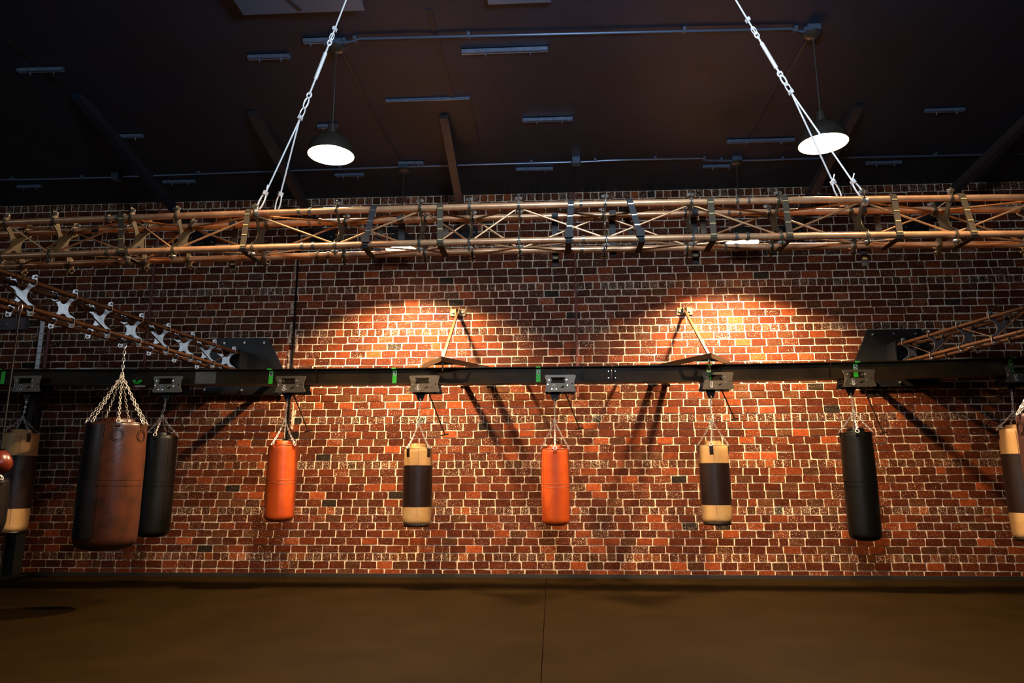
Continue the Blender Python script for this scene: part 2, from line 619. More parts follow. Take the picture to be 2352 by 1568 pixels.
# black skirting
structure(MB().box(((XL+XR)/2, YW-0.012, 0.022), (XR-XL, 0.03, 0.044)).build('baseboard_back', M_BASE), 'low black rubber skirting along the brick wall')

# ------------------------------------------------------------------ ceiling fittings
pa, pb = atz(886, 229, ZC), atz(1080, 227, ZC)
cp = MB().box(((pa.x+pb.x)/2, pa.y+0.50, ZC-0.009), (pb.x-pa.x, 1.0, 0.018)).build('ceiling_panel', M_PANEL)
tag(cp, 'dropped dark panel on the ceiling where the middle brace starts', 'panel')
tr = MB().bar((pa.x, pa.y-0.006, ZC-0.014), (pb.x, pa.y-0.006, ZC-0.014), 0.012, 0.032, (0, 1, 0)).build('edge_strip', M_STRUT, cp)

strips = [((570, 132), (665, 128), 'two-hook steel channel on the ceiling left of the front left lamp cable'),
          ((1060, 118), (1258, 113), 'longest pale steel channel on the ceiling, top centre'),
          ((1200, 275), (1315, 273), 'short steel channel on the ceiling right of the dropped panel'),
          ((245, 314), (328, 311), 'steel channel on the dark ceiling at the far left, above the conduit'),
          ((1185, 389), (1270, 386), 'steel channel on the ceiling close to the brick wall, centre'),
          ((375, 418), (447, 415), 'steel channel on the ceiling close to the wall, left, below the conduit'),
          ((42, 162), (145, 158), 'dim steel channel on the ceiling in the top left corner'),
          ((697, 94), (758, 92), 'steel channel on the ceiling just left of the front left lamp canopy'),
          ((730, 290), (775, 288), 'steel channel on the ceiling behind the front left lamp cord'),
          ((770, 402), (835, 400), 'steel channel on the ceiling below the front left lamp'),
          ((915, 375), (972, 373), 'steel channel on the ceiling by the rear left lamp canopy'),
          ((1670, 325), (1825, 320), 'long dim steel channel on the ceiling left of the front right lamp'),
          ((1615, 382), (1690, 380), 'steel channel on the ceiling by the rear right lamp canopy'),
          ((1990, 374), (2070, 372), 'dim steel channel on the ceiling right of the front right lamp'),
          ((2125, 254), (2215, 251), 'dim steel channel on the ceiling toward the upper right corner'),
          ((40, 428), (95, 427), 'dim steel channel on the ceiling near the wall, far left')]
for a, b, lab in strips:
    a, b = atz(*a, ZC-0.02), atz(*b, ZC-0.02)
    c = (a+b)/2
    c.z = ZC
    o = thing('ceiling_channel', lab, 'channel', c, 'steel channels on the ceiling')
    w = (b-a).length
    mb = MB()
    mb.box((0, 0, -0.004), (w, 0.042, 0.006)).box((0, -0.019, -0.021), (w, 0.004, 0.04)).box((0, 0.019, -0.021), (w, 0.004, 0.04))
    mb.box((0, -0.013, -0.040), (w, 0.012, 0.003)).box((0, 0.013, -0.040), (w, 0.012, 0.003))
    mb.build('channel', M_STRUT, o)
    for s in (-0.22, 0.3):
        MB().tube([(s*w, 0, -0.03), (s*w, 0, -0.075)], 0.006, 6).build('rod', M_STRUT, o)

for q0, q1 in (((985, 22), (1039, 224)), ((1092, 312), (1082, 232)), ((150, 205), (20, 95)), ((1240, 640), (1150, 470))):
    if q0[1] > 400:
        continue
    MB().bar(atz(*q0, ZC-0.004), atz(*q1, ZC-0.004), 0.05, 0.008, (1, 0, 0)).build('ceiling_joint', M_PANEL, ceiling)

# boxes cut by the top edge of the frame
for (a, b, lab, hh) in (((562, 30), (832, 18), 'large grey steel beam box on the ceiling at the top edge, left', 0.13), ((1125, 6), (1262, 2), 'grey box on the ceiling at the top edge, centre', 0.10)):
    pa, pb = atz(*a, ZC-hh), atz(*b, ZC-hh)
    w = pb.x-pa.x
    o = thing('ceiling_duct', lab, 'duct', ((pa.x+pb.x)/2, pa.y+0.0, ZC))
    MB().box((0, -0.20, -hh/2), (w, 0.40, hh)).build('casing', M_STRUT, o)
    MB().box((0, -0.20, -hh-0.004), (w+0.03, 0.43, 0.008)).build('lip', M_CONDUIT, o)
    if w > 0.7:
        q0, q1 = atz(690, 24, ZC-hh-0.012)-o.location, atz(640, -20, ZC-hh-0.012)-o.location
        MB().bar(q0, q1, 0.03, 0.012).build('stay', M_CEILB, o)

# braces from ceiling to wall
braces = [((578, 255), (738, 540), 'dark square brace from ceiling to wall left of the front left lamp'),
          ((1020, 264), (1068, 530), 'dark square brace from the dropped ceiling panel to the wall'),
          ((1972, 240), (1820, 528), 'dark square brace from ceiling to wall behind the front right lamp'),
          ((2412, 225), (2108, 517), 'dark square brace from ceiling to wall at the far right'),
          ((175, 215), (462, 552), 'barely lit square brace from ceiling to wall at the far left')]
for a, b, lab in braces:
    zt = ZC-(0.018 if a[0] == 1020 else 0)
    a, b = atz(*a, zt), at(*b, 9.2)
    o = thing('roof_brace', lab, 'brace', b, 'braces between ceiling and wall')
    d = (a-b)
    MB().bar((0, 0, 0), d-d.normalized()*0.005, 0.095, 0.095, (1, 0, 0)).build('tube', M_CEIL if 'barely' in lab else M_CEILB, o)  # the far left brace has its dimness put into a darker paint
    MB().box((0, 0.075, -0.02), (0.34, 0.02, 0.22)).build('wall_plate', M_BPLATE, o)
    MB().box((0, 0.02, -0.02), (0.11, 0.12, 0.14)).build('shoe', M_BPLATE, o)
    for s in (-0.12, 0.12):
        MB().tube([(s, 0.066, 0), (s, 0.055, 0)], 0.012, 6).build('bolt', M_BOLT, o)


def conduit(pts, lab, r=0.011, z=ZC-0.03, name='ceiling_conduit'):
    P = [atz(x, y, z) for x, y in pts]
    o = thing(name, lab, 'conduit', P[0], 'conduits on the ceiling')
    MB().tube([q-P[0] for q in P], r, 8).build('pipe', M_CONDUIT if r > 0.008 else M_SHADE, o, 40)
    n = len(P)-1
    for i in range(n):
        m = (P[i]+P[i+1])/2-P[0]
        MB().box(m+Vector((0, 0, 0.012 if r > 0.008 else 0.006)), (0.03, 0.06, 0.03) if r > 0.008 else (0.014, 0.02, 0.008)).build('clip', M_CONDUIT, o)
    return o


conduit([(776, 98), (806, 96), (826, 89), (1330, 77), (1815, 66), (1838, 72), (1860, 73)], 'pale conduit along the ceiling between the two front lamp canopies')
conduit([(-60, 414), (120, 411), (260, 407)], 'conduit along the ceiling left of the grey junction box')
conduit([(278, 406), (640, 393), (925, 383)], 'conduit along the ceiling from the left junction box to the rear left canopy')
conduit([(932, 383), (1130, 377), (1312, 372)], 'conduit along the ceiling from the rear left canopy to the middle box')
conduit([(1334, 372), (1400, 368), (1610, 363), (1625, 368), (1688, 369)], 'conduit along the ceiling from the middle box to the rear right canopy')
conduit([(1694, 369), (1900, 363), (2400, 352)], 'dim conduit along the ceiling right of the rear right canopy')
conduit([(779, 106), (850, 250), (926, 378)], 'thin dark wire run on the ceiling from front left to rear left canopy', 0.0045, ZC-0.012)
conduit([(1860, 80), (1770, 235), (1693, 368)], 'thin dark wire run on the ceiling from front right to rear right canopy', 0.0045, ZC-0.012)
for (x, y, lab) in ((268, 407, 'grey junction box on the ceiling conduit, left'), (1323, 371, 'small dark junction box on the ceiling conduit, centre')):
    p = atz(x, y, ZC-0.045)
    o = thing('junction_box', lab, 'box', (p.x, p.y, ZC))
    MB().box((0, 0, -0.04), (0.095, 0.095, 0.08)).build('box', M_CONDUIT, o)
    MB().box((0, 0, -0.082), (0.105, 0.105, 0.005)).build('cover', M_CONDUIT, o)

# ------------------------------------------------------------------ pendant lamps
LAMPS = [(-1.913, 5.714, 'front left black dome pendant lamp, lit, in front of the left cable'),
         (2.370, 5.755, 'front right black dome pendant lamp, lit, crossed by the right cable'),
         (-1.822, 8.286, 'rear left black dome pendant lamp, lit, seen through the truss'),
         (2.352, 8.337, 'rear right black dome pendant lamp, lit, seen through the truss')]
ZR = EYE+2.838
for x, y, lab in LAMPS:
    o = thing('pendant_lamp', lab, 'lamp', (x, y, ZC), 'dome pendants hanging from the ceiling')
    zr = ZR-ZC
    MB().lathe([(0.02, -0.108), (0.060, -0.102), (0.080, -0.082), (0.080, -0.064), (0.03, -0.062)], 24).build('canopy', M_SHADE, o, 40)
    MB().box((0, 0.0, -0.032), (0.11, 0.11, 0.062)).build('ceiling_box', M_CONDUIT, o)
    MB().tube([(0, 0, -0.05), (0, 0, zr+0.28)], 0.008, 8).build('cord', M_SHADE, o, 40)
    MB().lathe([(0.012, zr+0.295), (0.038, zr+0.29), (0.04, zr+0.235), (0.046, zr+0.232), (0.046, zr+0.19), (0.03, zr+0.185)][::-1], 18).build('socket', M_SHADE, o, 40)
    prof = [(0.202*math.cos(a), zr+0.0+0.205*math.sin(a)) for a in [k*PI/2*0.86/12 for k in range(13)]]
    outer = [(0.206, zr-0.004), (0.207, zr+0.004)]+prof[1:]
    inner = [(r-0.004, z-0.003) for r, z in prof][::-1]
    mb = MB()
    rings = []
    for r, z in outer+[(0.03, zr+0.203)]:
        rings.append([(r*math.cos(2*PI*k/36), r*math.sin(2*PI*k/36), z) for k in range(36)])
    mb.quad_ring(rings, True, (False, True))
    mb.build('shade', M_SHADE, o, 50)
    mb = MB()
    rings = [[(r*math.cos(2*PI*k/36), r*math.sin(2*PI*k/36), z) for k in range(36)] for r, z in [(0.2055, zr-0.004), (0.199, zr-0.002)]+inner[::-1][1:]]
    mb.quad_ring(rings, True, (False, True))
    mb.build('reflector', M_REFL, o, 50)
    h = zr+0.128
    MB().lathe([(0.03, h+0.004), (0.092, h+0.004), (0.092, h+0.02), (0.03, h+0.06)], 20).build('lamp_holder', M_SHADE, o, 40)
    d = MB().lathe([(0.090, h+0.003), (0.088, h), (0.05, h-0.002), (0.01, h-0.003)][::-1], 28)
    d.build('lens', M_LENS if y < 7 else M_LENSW, o, 50)

# ------------------------------------------------------------------ trusses
HL, HV, RT = 0.098, 0.116, 0.021     # half lateral, half vertical spacing, tube radius


def xplate_mesh():
    a, b = HL, HV
    q = [(0.048, 0.0), (0.052, 0.022), (0.072, 0.056), (a+0.004, b-0.040), (a+0.030, b-0.024), (a+0.030, b+0.058), (a+0.016, b+0.066), (a-0.020, b+0.062), (a-0.022, b+0.030), (a-0.040, b+0.006),
         (a-0.052, b-0.030), (0.028, 0.056), (0.012, 0.047), (0, 0.045)]
    pts = q[:]
    pts += [(-x, y) for x, y in reversed(q[:-1])][0:]
    pts += [(-x, -y) for x, y in q[1:]]
    pts += [(x, -y) for x, y in reversed(q[1:-1])]
    holes = [circ(s*(a+0.012), t*(b+0.045), 0.008, 8) for s in (-1, 1) for t in (-1, 1)]
    return flat(pts, holes, 0.006)


XPL = xplate_mesh()
XPL.materials.append(M_PLATE)
XPLF = xplate_mesh()
XPLF.materials.append(M_PLATEF)


def truss(name, label, origin, axis, s_plates, s0, s1, zz, phase, couplers, xpl=None, mt=None):
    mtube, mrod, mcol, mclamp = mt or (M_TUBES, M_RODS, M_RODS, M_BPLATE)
    """box truss: origin + axis*s, lateral = axis turned left-hand; zz(s) vertical camber"""
    o = thing(name, label, 'truss', origin)
    ax = Vector(axis).normalized()
    lat = Vector((-ax.y, ax.x, 0))
    P = lambda s, u, v: ax*s + lat*u + Vector((0, 0, v+zz(s)))
    n = 16
    for u in (-HL, HL):
        for v in (-HV, HV):
            ch = MB().tube([P(s0+(s1-s0)*k/n, u, v) for k in range(n+1)], RT, 14).build('chord', mtube, o, 50)
            for c in couplers:
                c = c+random.uniform(-0.04, 0.04)
                for e in (-0.035, 0.035):
                    MB().tube([P(c+e-0.009, u, v), P(c+e+0.009, u, v)], RT+0.005, 14).build('collar', mcol, ch, 50)
    rot = Matrix.Rotation(math.atan2(ax.y, ax.x)+PI/2, 4, 'Z')
    for s in s_plates:
        p = link('cross_plate', xpl or XPL, o)
        MP = Matrix.Translation(P(s, 0, 0)) @ rot
        p.matrix_local = MP
        MI = MP.inverted()
        for u in (-HL, HL):
            for v in (-HV, HV):
                w = P(s, u+math.copysign(0.012, u), v+math.copysign(0.045, v))
                MB().tube([w-ax*0.024, w-ax*0.010, w+ax*0.010, w+ax*0.022], [0.006, 0.011, 0.011, 0.006], 6).build('bolt', M_BOLT, p).matrix_local = MI
                c = P(s, u, v)
                MB().tube([c-ax*0.010, c+ax*0.010], RT+0.006, 12).build('clamp', mclamp, p, 50).matrix_local = MI
    for i, (sa, sb) in enumerate(zip(s_plates, s_plates[1:])):
        e = 0.02
        k = 1 if (i+phase) % 2 == 0 else -1
        off = RT*0.9
        for u, kk in ((-HL, k), (HL, -k)):
            MB().tube([P(sa+e, u*0.86, kk*(HV-off)), P(sb-e, u*0.86, -kk*(HV-off))], 0.0065, 6).build('brace_rod', mrod, o, 60)
        for v, kk in ((-HV, k), (HV, -k)):
            MB().tube([P(sa+e, kk*(HL-off), v*0.90), P(sb-e, -kk*(HL-off), v*0.90)], 0.0065, 6).build('brace_rod', mrod, o, 60)
    return o, P


YF = 4.2
ZT = 2.776
camber = lambda s: -0.0028*s*s + 0.008
xs = [at(px, 480, YF).x for px in (-110, 20, 130, 306, 409, 588, 775, 966, 1079, 1192, 1390, 1587, 1788, 1984, 2186)]
xs += [xs[-1]+0.53, xs[-1]+1.06, xs[-1]+1.6, xs[-1]+2.1]
xs = [xs[0]-0.5]+xs

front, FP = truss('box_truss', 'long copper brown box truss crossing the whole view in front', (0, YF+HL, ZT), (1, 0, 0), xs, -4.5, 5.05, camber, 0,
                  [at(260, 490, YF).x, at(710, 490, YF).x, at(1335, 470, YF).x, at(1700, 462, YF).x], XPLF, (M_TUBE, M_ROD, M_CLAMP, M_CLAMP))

# side trusses
def side(label, pw, pf, phase):
    pw, pf = Vector(pw), Vector(pf)
    ax = (pf-pw)
    L = ax.length
    sp = [0.10+0.475*k for k in range(int((L-0.2)/0.475)+1)]
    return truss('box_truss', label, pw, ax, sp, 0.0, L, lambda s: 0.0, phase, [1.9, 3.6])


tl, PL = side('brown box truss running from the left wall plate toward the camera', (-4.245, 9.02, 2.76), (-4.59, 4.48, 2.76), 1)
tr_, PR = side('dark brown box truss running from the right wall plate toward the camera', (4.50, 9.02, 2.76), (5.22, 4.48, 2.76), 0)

# wall plates for the side trusses
for (ptsl, bolts, end, lab) in (
        ([(500, 776), (617, 776), (652, 850), (652, 906), (467, 906), (467, 850)], [(517, 788), (563, 787), (608, 787), (471, 895), (556, 896), (642, 896)], Vector((-4.245, 9.02, 2.76)), 'black trapezoid steel plate on the wall carrying the left side truss'),
        ([(1992, 757), (2115, 755), (2160, 830), (2160, 884), (1968, 890), (1962, 830)], [(2004, 768), (2052, 766), (2102, 766), (2067, 878), (2154, 876), (1985, 880)], Vector((4.50, 9.02, 2.76)), 'dark trapezoid steel plate on the wall carrying the right side truss')):
    w = [at(x, y, 9.26) for x, y in ptsl]
    c = sum(w, Vector())/len(w)
    o = thing('wall_plate', lab, 'plate', (c.x, 9.262, c.z), 'truss plates on the brick wall')
    put(flat([(q.x-c.x, q.z-c.z) for q in w], (), 0.016), 'plate', M_BPLATE, o)
    for x, y in bolts:
        q = at(x, y, 9.25)
        MB().tube([(q.x-c.x, -0.008, q.z-c.z), (q.x-c.x, -0.026, q.z-c.z)], 0.016, 6).build('bolt', M_BOLT, o)
        MB().tube([(q.x-c.x, -0.02, q.z-c.z), (q.x-c.x, -0.045, q.z-c.z)], 0.008, 6).build('stud', M_BOLT, o)
    e = end-o.location
    for u in (-1, 1):
        MB().box((e.x+u*0.125, e.y/2+0.0, e.z), (0.016, abs(e.y)-0.01, 0.30)).build('cheek', M_BPLATE, o)
    MB().box((e.x, e.y/2-0.02, e.z+0.155), (0.27, abs(e.y)-0.01, 0.012)).build('cap_plate', M_BPLATE, o)

# webbing straps round the front truss
front_straps = [(285, 285, 0), (575, 560, 0), (862, 838, 1), (1012, 1012, 0), (1312, 1306, 1), (1444, 1475, 1), (1630, 1640, 0), (1800, 1815, 0), (2050, 2068, 0), (2206, 2240, 0)]
ordn = ['first', 'second', 'third', 'fourth', 'fifth', 'sixth', 'seventh', 'eighth', 'ninth', 'tenth']
for i, (xa, xb, dk) in enumerate(front_straps):
    a, b = at(xa, 470, YF).x, at(xb, 580, YF).x
    m = M_STRAPB if dk else M_STRAP
    zc = ZT+camber((a+b)/2)
    lab = f'{ordn[i]} of the webbing straps from the left along the front truss, ' + ('near black' if dk else 'olive brown')
    o = thing('webbing_strap', lab, 'strap', ((a+b)/2, YF+HL, zc), 'webbing straps round the front truss')
    k = (b-a)/2
    ou, ov = HL+RT+0.004, HV+RT+0.004
    W = 0.019
    t = 0.004
    path = [(-ou, -ov, k), (-ou, ov, -k), (ou, ov, -k), (ou, -ov, k)]
    rings = []
    # band as a loop with thickness
    loop = []
    for j in range(4):
        u0, v0, k0 = path[j]
        u1, v1, k1 = path[(j+1) % 4]
        for s in (0.06, 0.35, 0.65, 0.94):
            loop.append((u0+(u1-u0)*s, v0+(v1-v0)*s, k0+(k1-k0)*s))
    inn = [[(kk-W, u*0.97, v*0.97) for u, v, kk in loop], [(kk+W, u*0.97, v*0.97) for u, v, kk in loop]]
    out = [[(kk-W, u+math.copysign(t, u)*0.5, v+math.copysign(t, v)*0.5) for u, v, kk in loop], [(kk+W, u+math.copysign(t, u)*0.5, v+math.copysign(t, v)*0.5) for u, v, kk in loop]]
    MB().quad_ring([inn[0], out[0], out[1], inn[1], inn[0]], True).build('band', m, o)
    for s in (0.14, 0.40, 0.63, 0.88):
        kk = -k+(2*k)*s
        MB().box((kk, -ou-0.0045, ov-2*ov*s), (2*W*0.86, 0.002, 0.006)).build('stitching', M_STITCH if not dk else M_BOLT, o)
    if dk:
        MB().box((k*0.7, -ou-0.008, -ov+0.05), (2*W+0.014, 0.014, 0.045)).build('buckle', M_STRAPB, o)

# short black straps hanging from the rear chords
rear_straps = [(535, 622, 'black strap tail with yellow tag hanging from the truss below the second webbing strap'), (222, 566, 'black strap tail on the rear tubes at the left end of the truss'),
               (920, 560, 'black strap tail on the rear truss tubes, centre left'), (1275, 610, 'thin black strap tail below the truss, centre'), (1408, 588, 'black strap round the rear tubes, right of centre'),
               (1597, 605, 'black strap tail with yellow tag below the truss left of the rear right lamp'), (1985, 610, 'black strap tail hanging below the truss by the right cable')]
for x, y, lab in rear_straps:
    px = at(x, 540, YF+2*HL).x
    zc = ZT+camber(px)
    z1 = at(x, y, YF+2*HL+0.025).z-zc
    o = thing('strap_tail', lab, 'strap', (px, YF+2*HL+RT+0.004, zc), 'black strap tails on the rear of the truss')
    W = 0.021
    MB().box((0, 0.004, (HV+RT+z1)/2), (2*W, 0.004, HV+RT-z1)).build('tail', M_STRAPB, o)
    MB().box((0, -RT, HV+RT+0.002), (2*W, 2*RT+0.012, 0.004)).box((0, -2*RT-0.006, HV), (2*W, 0.004, 2*RT+0.004)).build('loop', M_STRAPB, o)
    if y > 600:
        MB().box((0, 0.0, z1+0.05), (2*W*0.7, 0.006, 0.018)).build('tag', M_STITCH, o)

# ------------------------------------------------------------------ cables carrying the front truss


def cable(label, top_px, knot_px, fa_px, fb_px, tb, clampers):
    top0, knot = at(*top_px, YF), at(*knot_px, YF)
    d = top0-knot
    d.y = -0.0
    top = knot + d*((ZC-0.03-knot.z)/d.z)
    a = at(*fa_px, YF)
    b = at(*fb_px, YF+2*HL)
    o = thing('hanging_cable', label, 'cable', knot, 'cables carrying the front truss')
    W = lambda p: Vector(p)-knot
    # turnbuckle between tb[0] and tb[1] (fractions knot -> frame edge)
    t0, t1 = knot+d*tb[0], knot+d*tb[1]
    MB().tube([W(top), W(t1+d*0.09)], 0.0055, 8).build('wire', M_CABLE, o, 40)
    ax = d.normalized()
    tbo = MB().tube([W(t0-d*0.02), W(t0), W(t0), W(t1), W(t1), W(t1+d*0.02)], [0.006, 0.007, 0.0125, 0.0125, 0.007, 0.006], 10).build('turnbuckle', M_CABLE, o, 40)
    MB().tube([W(knot+d*0.205), W(t0)], 0.0065, 8).build('threaded_rod', M_CABLE, tbo, 40)
    MB().tube([W(t1), W(t1+d*0.075)], 0.0065, 8).build('threaded_rod', M_CABLE, tbo, 40)

    def ring(c, r, wire, nm, stretch=1.6):
        sd = ax.cross(Vector((0, 1, 0))).normalized()
        pts = [W(c)+(ax*math.cos(2*PI*k/14)*stretch+sd*math.sin(2*PI*k/14))*r for k in range(14)]
        MB().tube(pts, wire, 6, closed=True).build(nm, M_CABLE, o, 60)
    ring(t1+d*0.085, 0.014, 0.005, 'shackle')
    ring(t1+d*0.135, 0.015, 0.0035, 'thimble', 2.0)
    ring(knot+d*0.20, 0.015, 0.006, 'shackle', 1.3)
    ring(knot+d*0.135, 0.014, 0.006, 'shackle', 2.9)
    ring(knot+d*0.055, 0.014, 0.0045, 'thimble', 2.9)
    for q in clampers:
        c = knot+d*q
        MB().bar(W(c-ax*0.012), W(c+ax*0.012), 0.034, 0.022).build('cable_clamp', M_CABLE, o)
    # bridle legs
    for e, nm in ((a, 'bridle_leg'), (b, 'bridle_leg')):
        dv = (e-knot)
        u = dv.normalized()
        MB().tube([W(knot), W(e-u*0.12)], 0.0055, 8).build(nm, M_CABLE, o, 40)
        sd = u.cross(Vector((0, 1, 0))).normalized()
        c = e-u*0.06
        pts = [W(c)+(u*math.cos(2*PI*k/14)*0.062+sd*math.sin(2*PI*k/14)*0.016) for k in range(14)]
        MB().tube(pts, 0.0055, 6, closed=True).build('eye', M_CABLE, o, 60)
        MB().bar(W(e-u*0.135), W(e-u*0.11), 0.03, 0.022).build('cable_clamp', M_CABLE, o)
        MB().tube([W(e-u*0.13), W(e-u*0.13)+Vector((0.012, -0.01, 0.045))], 0.004, 6).build('cable_end', M_CABLE, o)
        # collar round the tube
        MB().tube([W(e)+Vector((-0.014, 0, -RT)), W(e)+Vector((0.014, 0, -RT))], RT+0.007, 12).build('collar', M_PLATE, o, 50)


cable('left wire cable with turnbuckle and two legs holding up the front truss', (795, 0), (688, 275), (592, 482), (634, 486), (0.33, 0.55), (0.015, 0.75))
cable('right wire cable with turnbuckle and two legs holding up the front truss', (1690, 0), (1818, 214), (1985, 455), (1932, 458), (0.26, 0.53), (0.01, 0.78))

# ------------------------------------------------------------------ track beam
YB = 8.40
beam_tab = [(-9, .06), (-6.8, .045), (-5.2, .022), (-3, .008), (-1.2, .002), (0, 0), (1, 0.002), (2.4, .008), (3.2, .014), (4.4, .028), (5.4, .05), (7, .085)]
zbt = at(1176, 842, YB-0.08).z
zbb = at(1176, 879.6, YB-0.08).z
HB = zbt-zbb
beam = thing('track_beam', 'long black steel I-beam track along the wall carrying the bag trolleys', 'beam', (0, YB, 0))
xsplice = at(1405, 860, YB).x


def beam_seg(x0, x1):
    n = 14
    rings = []
    T = 0.011
    fw_, h = 0.08, HB
    sec = [(-fw_, 0), (fw_, 0), (fw_, -T), (0.005, -T), (0.005, -h+T), (fw_, -h+T), (fw_, -h), (-fw_, -h), (-fw_, -h+T), (-0.005, -h+T), (-0.005, -T), (-fw_, -T)]
    for k in range(n+1):
        x = x0+(x1-x0)*k/n
        z = zbt+ilerp(beam_tab, x)
        rings.append([(x, y, z+v) for y, v in sec])
    MB().quad_ring(rings, True, (True, True)).build('beam_segment', M_BEAM, beam)


beam_seg(-8.5, xsplice-0.003)
beam_seg(xsplice+0.003, 8.5)


def bz(x):
    return zbt+ilerp(beam_tab, x)


for px in (730, 1293, 1340, 1410, 1905):
    x = at(px, 860, YB).x
    MB().box((x, -0.035, bz(x)-HB/2), (0.010, 0.065, HB-0.03)).build('stiffener', M_BEAM, beam)
for px in (474, ):
    x = at(px, 862, YB).x
    MB().box((x, -0.010, bz(x)-HB/2), (0.26, 0.008, HB-0.05)).build('splice_plate', M_TROL, beam)
x = at(1372, 862, YB).x
MB().box((x, -0.010, bz(x)-HB/2), (0.30, 0.008, HB-0.05)).build('splice_plate', M_BEAM, beam)
for sx_ in (-0.02, 0.02):
    for sz in (-0.04, 0.04):
        MB().tube([(xsplice+sx_*2, -0.006, bz(xsplice)-HB/2+sz), (xsplice+sx_*2, -0.022, bz(xsplice)-HB/2+sz)], 0.008, 6).build('bolt', M_BOLT, beam)
for px in (872, 1108, 1500, 1668):
    x = at(px, 838, YB).x
    MB().box((x, -0.045, bz(x)+0.009), (0.085, 0.05, 0.016)).build('beam_clip', M_BRKT, beam)
# hangers from the wall so that the beam is carried
for px in (560, 2060):
    x = at(px, 862, YB).x
    MB().bar((x, 0.02, bz(x)-0.045), (x, YW-YB, bz(x)-0.045), 0.06, 0.05).build('wall_bracket', M_DARK, beam)

for px0, px1, nm, lab in ((128, 152, 'paper_slip', 'pale slip lying on the beam top near the white strip'), (185, 218, 'paper_slip', 'pale slip lying on the beam top left of the big bag chain')):
    a, b = at(px0, 845, YB-0.07), at(px1, 845, YB-0.07)
    tag(MB().box(((a.x+b.x)/2, YB-0.06, bz(a.x)+0.008), (b.x-a.x, 0.03, 0.014)).build(nm, M_WHITE), lab, 'slip', 'pale slips on the beam')

# ------------------------------------------------------------------ green number tapes


def tape(px, ytop, num, lab):
    x = at(px, 860, YB-0.01).x
    zt = bz(x)-0.012
    o = thing('tape_tag', lab, 'tape', (x, YB-0.007, zt-HB+0.024), 'green number tapes on the beam')
    H = HB-0.026
    MB().quad_ring([[(-0.026, -0.0015, 0), (0.026, -0.0015, 0), (0.026, 0, 0), (-0.026, 0, 0)], [(-0.022, -0.0015, H), (0.03, -0.0015, H), (0.03, 0, H), (-0.022, 0, H)]], True, (True, True)).build('tape', M_GREEN, o)
    MB().box((0.004, -0.0745, H+0.008), (0.052, 0.002, 0.014)).build('tape_end', M_GREEN, o)
    if num:
        rr = []
        for k in range(16):
            a = 2*PI*k/16
            rr.append((0.004+0.019*math.copysign(abs(math.cos(a))**0.6, math.cos(a)), H*0.76+0.028*math.copysign(abs(math.sin(a))**0.6, math.sin(a))))
        st = put(flat(rr, (), 0.0012), 'sticker', M_WHITE, o, (0, -0.0024, 0))
        me = text(num, 0.064)
        put(me, 'digit', M_BLACK, st, (0.004, -0.001, H*0.76))
    return o


tape(622, 845, '8', 'green tape on the beam with number 8 left of the trolley numbered 2')
tape(906, 843, '3', 'green tape on the beam with number 3 left of the left triangular bracket')
tape(1236, 841, '2', 'green tape on the beam with number 2 in the middle')
tape(1628, 836, '6', 'green tape on the beam with number 6 behind a trolley under the right bracket')
tape(1966, 828, '5', 'green tape on the beam with number 5 above the black bag on the right')
tape(2325, 818, '4', 'green tape on the beam with number 4 at the right edge')
tape(7, 848, '', 'dim green tape on the beam at the far left edge')
# crumpled green ribbon and marker
p = at(310, 876, YB-0.09)
rb = MB()
random.seed(3)
for k in range(7):
    a = Vector((random.uniform(-.05, .05), random.uniform(-.015, .015), random.uniform(0, .03)))
    b = a+Vector((random.uniform(-.05, .05), random.uniform(-.01, .01), random.uniform(0.005, .035)))
    rb.bar(a, b, 0.030, 0.002, (random.uniform(-1, 1), 0.2, random.uniform(-1, 1)))
o = rb.build('tape_scrap', M_GREEN)
o.location = (p.x, YB-0.06, bz(p.x)-HB+0.011)
tag(o, 'crumpled scrap of green tape on the beam right of the big bag chain', 'tape')
p = at(320, 886, YB-0.07)
mk = thing('marker_pen', 'small white marker with red tip under the beam by the green scrap', 'pen', (p.x, YB-0.07, bz(p.x)-HB-0.012))
MB().tube([(-0.055, 0, 0), (0.07, 0, 0)], 0.010, 8).build('barrel', M_WHITE, mk, 40)
MB().tube([(-0.075, 0, 0), (-0.055, 0, 0)], 0.011, 8).build('cap', M_RED, mk, 40)

# ------------------------------------------------------------------ triangular brackets with strut


